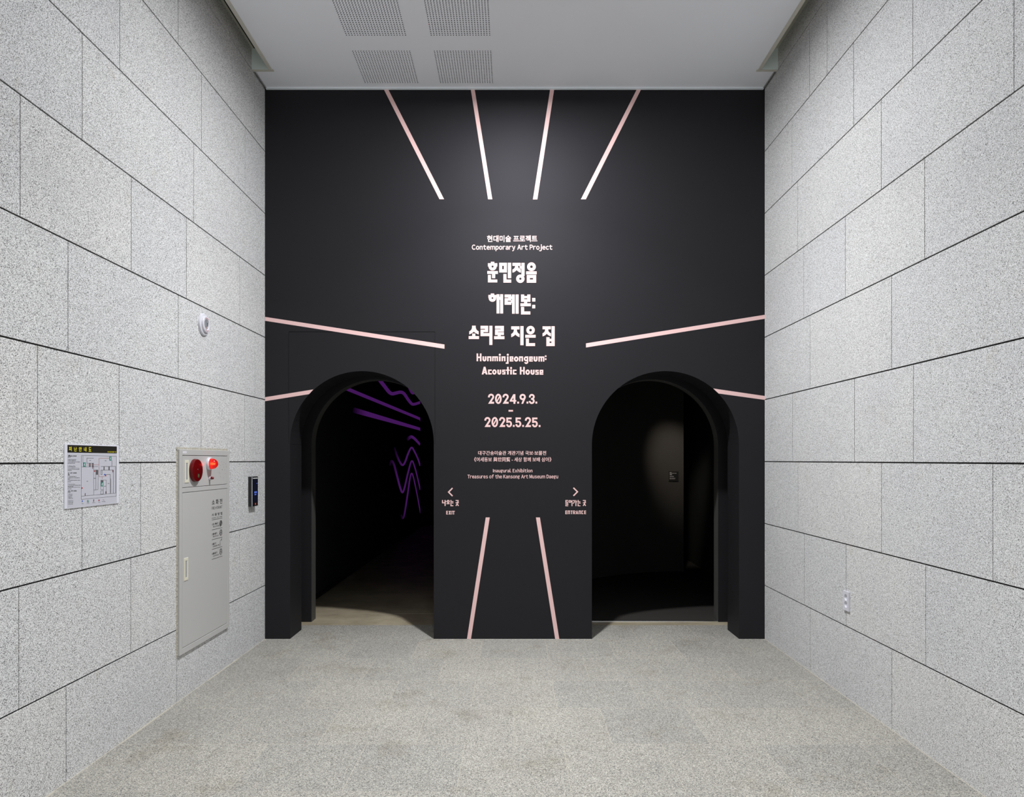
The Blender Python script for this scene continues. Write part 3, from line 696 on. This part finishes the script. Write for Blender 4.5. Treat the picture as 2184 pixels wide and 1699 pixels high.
# red bell
bc = (5.124, 1.656)
b = MB(); b.lathe_x(XP, *bc, [(0, 0.086), (0.007, 0.086), (0.008, 0.0848), (0.020, 0.0848), (0.025, 0.082), (0.0272, 0.075), (0.028, 0.03), (0.0285, 0.001)], n=64)
bell = b.build('alarm_bell', M_red, root, smooth=True)
b = MB(); b.lathe_x(XP + 0.028, bc[0] + 0.004, bc[1] - 0.040, [(0, 0.017), (0.001, 0.017), (0.0012, 0.001)], n=28); pl = b.build('badge', M_ink, bell)
b = MB(); a = Art(); [a.poly(q, False) for q in text('KC', -0.011, -0.012, 0.011, -0.001, 0.0, up=True).p]; a.rects((-0.010, 0.001, 0.010, 0.004), (-0.008, 0.007, 0.008, 0.010))
a.build('badge_print', lambda x, y: (XP + 0.0296, bc[0] + 0.004 + x, bc[1] - 0.040 + y), M_gold, bell)
b = MB(); b.lathe_x(XP + 0.0275, bc[0] - 0.002, bc[1] + 0.008, [(0, 0.004), (0.002, 0.0035), (0.0025, 0.001)], n=14); b.build('screw', M_chrome, bell)
# beacon
lc = (5.365, 1.704)
b = MB(); b.lathe_x(XP, *lc, [(0, 0.051), (0.008, 0.051), (0.014, 0.049), (0.018, 0.045), (0.018, 0.001)], n=48); bea = b.build('alarm_beacon', M_white, root, smooth=True)
b = MB(); b.lathe_x(XP + 0.016, *lc, [(0, 0.043)] + [(0.008 + 0.046 * math.sin(t), 0.042 * math.cos(t)) for t in [k * math.pi / 2 / 12 for k in range(12)]] + [(0.054, 0.001)], n=48); b.build('beacon_lens', M_glass, bea, smooth=True)
b = MB(); b.lathe_x(XP + 0.020, *lc, [(0, 0.006)] + [(0.018 + 0.006 * math.sin(t), 0.006 * math.cos(t)) for t in [k * math.pi / 2 / 6 for k in range(6)]] + [(0.026, 0.0005)], n=20); b.build('beacon_filament', M_bulb, bea, smooth=True)
# push button
kc = (5.375, 1.592)
b = MB(); b.lathe_x(XP, *kc, [(0, 0.017), (0.010, 0.017), (0.012, 0.015), (0.012, 0.001)], n=6); bt = b.build('alarm_button', M_white, root)
b = MB(); b.lathe_x(XP + 0.012, *kc, [(0, 0.011), (0.016, 0.011), (0.020, 0.008), (0.021, 0.001)], n=24); b.build('button_cap', mat('dark_red_cap', (0.16, 0.01, 0.012), 0.3), bt, smooth=True)
# speaker holes
fz = onleft(360, 940, 6.533, XP + 0.0006); b = MB()
for (x, y) in ((735, 290), (770, 298), (703, 325), (752, 330), (792, 320), (710, 378), (765, 365), (797, 362), (703, 435), (745, 400), (780, 403), (790, 455), (712, 448), (722, 500), (762, 513), (722, 342)):
    _, yy, zz = fz(x, y); r = 0.0042 if (x, y) == (745, 400) else 0.0026
    b.face([(XP + 0.0006, yy + r * math.cos(k * math.pi / 5), zz + r * math.sin(k * math.pi / 5)) for k in range(10)])
b.build('speaker_holes', M_ink, up)
# sticker
q0, q1 = fz(193, 143), fz(247, 172); b = MB(); X = XF + 0.0006
b.face([(X, q0[1], q0[2]), (X, q1[1], q0[2]), (X, q1[1], q1[2]), (X, q0[1], q1[2])]); st = b.build('number_sticker', M_stick, root)
text('1-6', q0[1] + 0.016, q1[2] + 0.006, q1[1] - 0.014, q0[2] - 0.006, 0.0, up=True).build('sticker_print', lambda x, y: (XF + 0.001, x, y), M_ink, st)
# printed instructions on the door
U0, U1 = 5.416, 5.610; a = Art()
def dline(s_, u0, u1, z0, z1, bold=0.0, sans=False):
    for q in text(s_, u0, z0, u1, z1, bold, up=True, sans=sans).p: a.poly(q, False)
dline('소 화 전', U0, U1, 1.376, 1.418, 0.016); dline('FIRE HYDRANT', U0, U1, 1.339, 1.361, 0.0, True)
dline('사 용 방 법', U0, U1, 1.286, 1.309, 0.014); dline('HOW TO USE', U0, U1, 1.266, 1.276, 0.0, True)
for z in (1.2577, 1.179, 1.1007, 1.0236, 0.9448): a.rect(U0, z - 0.0015, U1, z + 0.0015)
for (k, ko, en, w1, w2) in ((1.2577, '1.호스 빼내기', 'TAKE OUT THE HOSE', 0.118, 0.130), (1.179, '2.밸브열기', 'OPEN THE VALVE', 0.095, 0.112), (1.1007, '3.불끄기', 'EXTINGUISH A FIRE', 0.078, 0.130), (1.0236, '4.밸브닫기', 'CLOSE THE VALVE', 0.098, 0.116)):
    dline(ko, U0 + 0.002, U0 + w1, k - 0.044, k - 0.027, 0.016); dline(en, U0 + 0.018, U0 + w2 + 0.012, k - 0.062, k - 0.050, 0.0, True)
cu = U1 - 0.027
for rr in (0.024, 0.020, 0.016, 0.012, 0.008): a.ell(cu, 1.218, rr, rr, rr - 0.0022, rr - 0.0022, 28)
a.rect(cu - 0.02, 1.193, cu + 0.004, 1.196)
for zc in (1.141, 0.985):
    a.ell(cu, zc, 0.027, 0.027, 0.0235, 0.0235, 8); a.ell(cu, zc, 0.018, 0.018, 0.0155, 0.0155, 24); a.ell(cu, zc + .002, 0.006, 0.006, 0.002, 0.002, 12)
    for t in (90, 210, 330): a.stroke([(cu, zc), (cu + 0.024 * math.cos(math.radians(t)), zc + 0.024 * math.sin(math.radians(t)))], 0.0035)
a.stroke([(cu - 0.022, 1.033), (cu - 0.008, 1.042), (cu - 0.018, 1.062), (cu - 0.012, 1.075), (cu + 0.006, 1.080), (cu + 0.020, 1.090)], 0.003)
a.poly([(cu + 0.000, 1.076), (cu + 0.020, 1.083), (cu + 0.012, 1.090)]); a.stroke([(cu + 0.012, 1.080), (cu + 0.024, 1.068)], 0.0015); a.stroke([(cu + 0.012, 1.085), (cu + 0.024, 1.098)], 0.0015)
a.build('printed_instructions', lambda x, y: (XP + 0.0006, x, y), M_ink, dr)
# crumbly mortar around the cut-out
b = MB()
def ragged(p, q, out, wd):
    n = max(6, int(math.hypot(q[0] - p[0], q[1] - p[1]) / 0.008)); prev = None
    for k in range(n + 1):
        t = k / n; y_, z_ = p[0] + (q[0] - p[0]) * t, p[1] + (q[1] - p[1]) * t; o_ = wd * random.uniform(0.65, 1.1)
        c = ((XL + random.uniform(0.003, 0.007), y_ - out[0] * 0.004, z_ - out[1] * 0.004), (XL + 0.0005, y_ + out[0] * o_, z_ + out[1] * o_))
        if prev: b.face([prev[0], c[0], c[1], prev[1]])
        prev = c
ragged((Yc0, Zc0 - 0.01), (Yc0, Zc1 + 0.012), (-1, 0), 0.020); ragged((Yc0 - 0.018, Zc1), (Yc1, Zc1), (0, 1), 0.018); ragged((Yc1, Zc0), (Yc1, Zc1), (1, 0), 0.006)
b.build('mortar_edge', M_mortar, root)

# ------------------------------------------------------------------ access terminal
root = thing('access_terminal', (XL, 6.27, 1.308), 'slim black card reader terminal with blue screen text beside the title wall', 'card reader')
b = MB(); b.bbox(XL - 0.001, -2.3795, 6.199, 6.342, 1.309, 1.582, 0.004); b.build('housing', M_dev, root)
b = MB(); b.bbox(-2.3805, -2.3765, 6.201, 6.340, 1.311, 1.580, 0.0015); b.build('front_bezel', M_dev, root)
b = MB(); b.bbox(-2.381, -2.3745, 6.1985, 6.2075, 1.312, 1.579, 0.001); b.build('chrome_edge', M_chrome, root)
b = MB(); b.face([(-2.3755, 6.216, 1.350), (-2.3755, 6.332, 1.350), (-2.3755, 6.332, 1.555), (-2.3755, 6.216, 1.555)]); scr = b.build('screen', M_screen, root)
b = MB(); b.face([(-2.3755, 6.216, 1.562), (-2.3755, 6.330, 1.562), (-2.3755, 6.330, 1.571), (-2.3755, 6.216, 1.571)]); b.build('light_bar', mat('pale_bar', (0.6, 0.62, 0.62), 0.4), root)
a = Art(); [a.poly(q, False) for q in text('10:30', 6.248, 1.427, 6.305, 1.446, 0.02, up=True).p]; a.rect(6.252, 1.413, 6.296, 1.419); a.rect(6.300, 1.516, 6.322, 1.519)
a.build('screen_text', lambda x, y: (-2.3750, x, y), M_bluelit, scr)
b = MB(); b.face([(-2.3755, 6.268, 1.322), (-2.3755, 6.288, 1.322), (-2.3755, 6.288, 1.338), (-2.3755, 6.268, 1.338)]); b.build('status_light', M_redled, root)

# ------------------------------------------------------------------ round fire strobe
yc, zc = 5.30, 2.784
root = thing('fire_strobe', (XL, yc, zc), 'round white fire alarm strobe with clear lens and red print high on left wall', 'alarm strobe')
b = MB(); b.lathe_x(XL, yc, zc, [(0, 0.0855), (0.006, 0.0855), (0.014, 0.082), (0.018, 0.074), (0.018, 0.001)], n=64); b.build('base', M_white, root, smooth=True)
b = MB(); b.lathe_x(XL + 0.017, yc, zc, [(0, 0.064), (0.008, 0.064), (0.013, 0.060), (0.0145, 0.050), (0.013, 0.042), (0.008, 0.039), (0.007, 0.001)], n=64); b.build('bezel', M_white, root, smooth=True)
b = MB(); b.lathe_x(XL + 0.0245, yc, zc, [(0, 0.038), (0.0005, 0.038), (0.001, 0.001)], n=40); rf = b.build('reflector', M_lens, root, smooth=True)
b = MB(); b.bbox(XL + 0.025, XL + 0.036, yc - 0.010, yc + 0.010, zc - 0.016, zc + 0.016, 0.004); b.build('flash_tube', M_chrome, rf)
a = Art()
for (s_, a0, a1) in (('비상 FIRE', 125, 55), ('시각경보기', 235, 305)):
    for q in text(s_, 0, 0, 1, 1, 0.02, up=True).p:
        o_ = []
        for x, y in q:
            t = math.radians(a0 + (a1 - a0) * x); r = (0.045 + 0.009 * y) if a0 < 180 else (0.054 - 0.009 * y); o_.append((r * math.cos(t), r * math.sin(t)))
        a.poly(o_)
a.build('red_print', lambda x, y: (XL + 0.0322, yc + x, zc + y), M_redtxt, root)

# ------------------------------------------------------------------ power outlet on the right wall
root = thing('power_outlet', (XR, 4.979, 0.636), 'white double power outlet plate low on the right stone wall', 'power outlet')
zc0, zc1, ya, yb2 = 0.637, 0.777, 4.935, 5.023
XO = XR - 0.012
hol = [(4.979, 0.7325), (4.979, 0.6815)]
b = MB(); R_ = 0.0235; n = 32
def cell(z0, z1, c):
    per = []
    for k in range(n):
        t = 2 * math.pi * k / n; dx, dz = math.cos(t), math.sin(t)
        cand = []
        if dx > 1e-9: cand.append((yb2 - c[0]) / dx)
        if dx < -1e-9: cand.append((ya - c[0]) / dx)
        if dz > 1e-9: cand.append((z1 - c[1]) / dz)
        if dz < -1e-9: cand.append((z0 - c[1]) / dz)
        s_ = min(cand); per.append((c[0] + dx * s_, c[1] + dz * s_))
    for (yy, zz) in ((ya, z0), (ya, z1), (yb2, z0), (yb2, z1)):     # snap nearest rim point to the corner
        i = min(range(n), key=lambda k: (per[k][0] - yy) ** 2 + (per[k][1] - zz) ** 2); per[i] = (yy, zz)
    inn = [(c[0] + R_ * math.cos(2 * math.pi * k / n), c[1] + R_ * math.sin(2 * math.pi * k / n)) for k in range(n)]
    for k in range(n):
        k2 = (k + 1) % n
        b.face([(XO, *per[k]), (XO, *per[k2]), (XO, *inn[k2]), (XO, *inn[k])])
zm = 0.707
cell(zm, zc1, hol[0]); cell(zc0, zm, hol[1])
for (p, q) in (((ya, zc0), (yb2, zc0)), ((yb2, zc0), (yb2, zc1)), ((yb2, zc1), (ya, zc1)), ((ya, zc1), (ya, zc0))):
    b.face([(XO, *p), (XO, *q), (XR, *q), (XR, *p)])
b.build('cover_plate', M_white, root)
for c in hol:
    b = MB()
    prof = [(0, R_), (0.010, R_ * 0.93), (0.010, 0.001)]
    b.lathe_x(XO, *c, prof, n=32)
    so = b.build('socket', M_white, root)
    b = MB()
    for d in (-0.0095, 0.0095): b.lathe_x(XO + 0.0096, c[0] + d, c[1], [(0, 0.0026), (0.0004, 0.0026), (0.0004, 0.0005)], n=10, sg=-1)
    b.build('pin_holes', M_ink, so)

# ------------------------------------------------------------------ wall label in the entrance room
d = Vector((0.235, 0.015, 0)).normalized(); nrm = Vector((d.y, -d.x, 0))
pc = Vector((2.478, 10.589, 0)); zc = EYE - 35.5 * 10.6 / F; h = 0.0765
root = thing('wall_label', (pc.x, pc.y, zc - h), 'small black caption label with white text on lit curved wall', 'label')
def LP(u, v, lift): q = pc + d * u + nrm * lift; return (q.x, q.y, zc + v)
b = MB()
fr = [LP(-h, -h, 0.006), LP(h, -h, 0.006), LP(h, h, 0.006), LP(-h, h, 0.006)]; bk = [LP(-h, -h, 0.002), LP(h, -h, 0.002), LP(h, h, 0.002), LP(-h, h, 0.002)]
b.face(fr)
for k in range(4): b.face([fr[k], fr[(k + 1) % 4], bk[(k + 1) % 4], bk[k]])
b.build('plaque', M_blk, root)
a = Art()
for s_, x1, y0, y1, bo in (('훈민', -0.035, 0.053, 0.064, .02), ('Hunminjeongeum Haerye', 0.042, 0.043, 0.054, .02), ('2024', -0.028, 0.021, 0.036, .02), ('Acoustic House', 0.0, -0.006, 0.008, .01), ('Media installation', 0.024, -0.030, -0.022, .01), ('Daegu Kansong Art', 0.024, -0.044, -0.036, .01)):
    for q in text(s_, -0.064, y0, x1, y1, bo, up=True).p: a.poly(q, False)
a.build('caption_text', lambda x, y: LP(x, y, 0.0066), M_stick, root)

# ------------------------------------------------------------------ violet lines on the far wall of the exit room
XV = -2.4685
fv = onleft(700, 780, 4.852, XV)
GV = 'violet lines on the dark exit room wall'
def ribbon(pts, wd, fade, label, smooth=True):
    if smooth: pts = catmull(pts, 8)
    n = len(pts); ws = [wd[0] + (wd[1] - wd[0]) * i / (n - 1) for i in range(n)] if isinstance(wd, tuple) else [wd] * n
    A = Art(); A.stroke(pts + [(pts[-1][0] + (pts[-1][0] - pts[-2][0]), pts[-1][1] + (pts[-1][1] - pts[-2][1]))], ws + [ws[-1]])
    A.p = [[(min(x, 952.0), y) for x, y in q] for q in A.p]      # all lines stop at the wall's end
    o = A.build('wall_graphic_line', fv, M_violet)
    at = o.data.attributes.new('line_glow', 'FLOAT', 'POINT')
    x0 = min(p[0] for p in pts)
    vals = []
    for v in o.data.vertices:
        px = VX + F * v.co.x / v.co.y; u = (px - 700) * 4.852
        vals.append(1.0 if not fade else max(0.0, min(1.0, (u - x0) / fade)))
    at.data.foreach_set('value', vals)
    tag(o, label, 'wall graphic', GV)
def densify(p, q, n=24): return [(p[0] + (q[0] - p[0]) * k / n, p[1] + (q[1] - p[1]) * k / n) for k in range(n + 1)]
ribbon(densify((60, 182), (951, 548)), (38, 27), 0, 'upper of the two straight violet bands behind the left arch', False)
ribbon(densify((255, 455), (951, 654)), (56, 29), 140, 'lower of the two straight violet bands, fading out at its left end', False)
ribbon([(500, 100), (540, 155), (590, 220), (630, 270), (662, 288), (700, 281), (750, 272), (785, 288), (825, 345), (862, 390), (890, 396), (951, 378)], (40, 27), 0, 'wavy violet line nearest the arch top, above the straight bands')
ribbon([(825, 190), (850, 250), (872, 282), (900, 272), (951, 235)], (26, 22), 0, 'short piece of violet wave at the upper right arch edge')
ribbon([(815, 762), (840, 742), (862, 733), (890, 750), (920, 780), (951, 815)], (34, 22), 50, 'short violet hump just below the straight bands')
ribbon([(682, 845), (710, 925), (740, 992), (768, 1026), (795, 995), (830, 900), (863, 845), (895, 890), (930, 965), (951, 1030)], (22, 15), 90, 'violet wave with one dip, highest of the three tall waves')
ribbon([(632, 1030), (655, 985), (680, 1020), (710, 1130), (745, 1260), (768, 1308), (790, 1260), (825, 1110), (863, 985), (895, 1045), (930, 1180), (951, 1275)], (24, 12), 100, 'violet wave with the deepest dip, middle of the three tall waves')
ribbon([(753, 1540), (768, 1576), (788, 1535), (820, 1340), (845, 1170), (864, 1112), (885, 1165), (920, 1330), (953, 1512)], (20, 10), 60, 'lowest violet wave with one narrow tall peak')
b = MB()
pl = text('훈민정음 해례본 소리로 지은 집', 0, 0, 1, 1, 0.02).p
ft = onleft(760, 840, 15.6, XV + 0.0005)
for q in pl:
    b.face([ft(370 + 1370 * x, (280 + (770 - 280) * x) + ((530 + (950 - 530) * x) - (280 + (770 - 280) * x)) * y) for x, y in q])
tag(b.build('wall_lettering', M_violetdim), 'faint dark violet Korean lettering between the two straight violet bands', 'lettering')
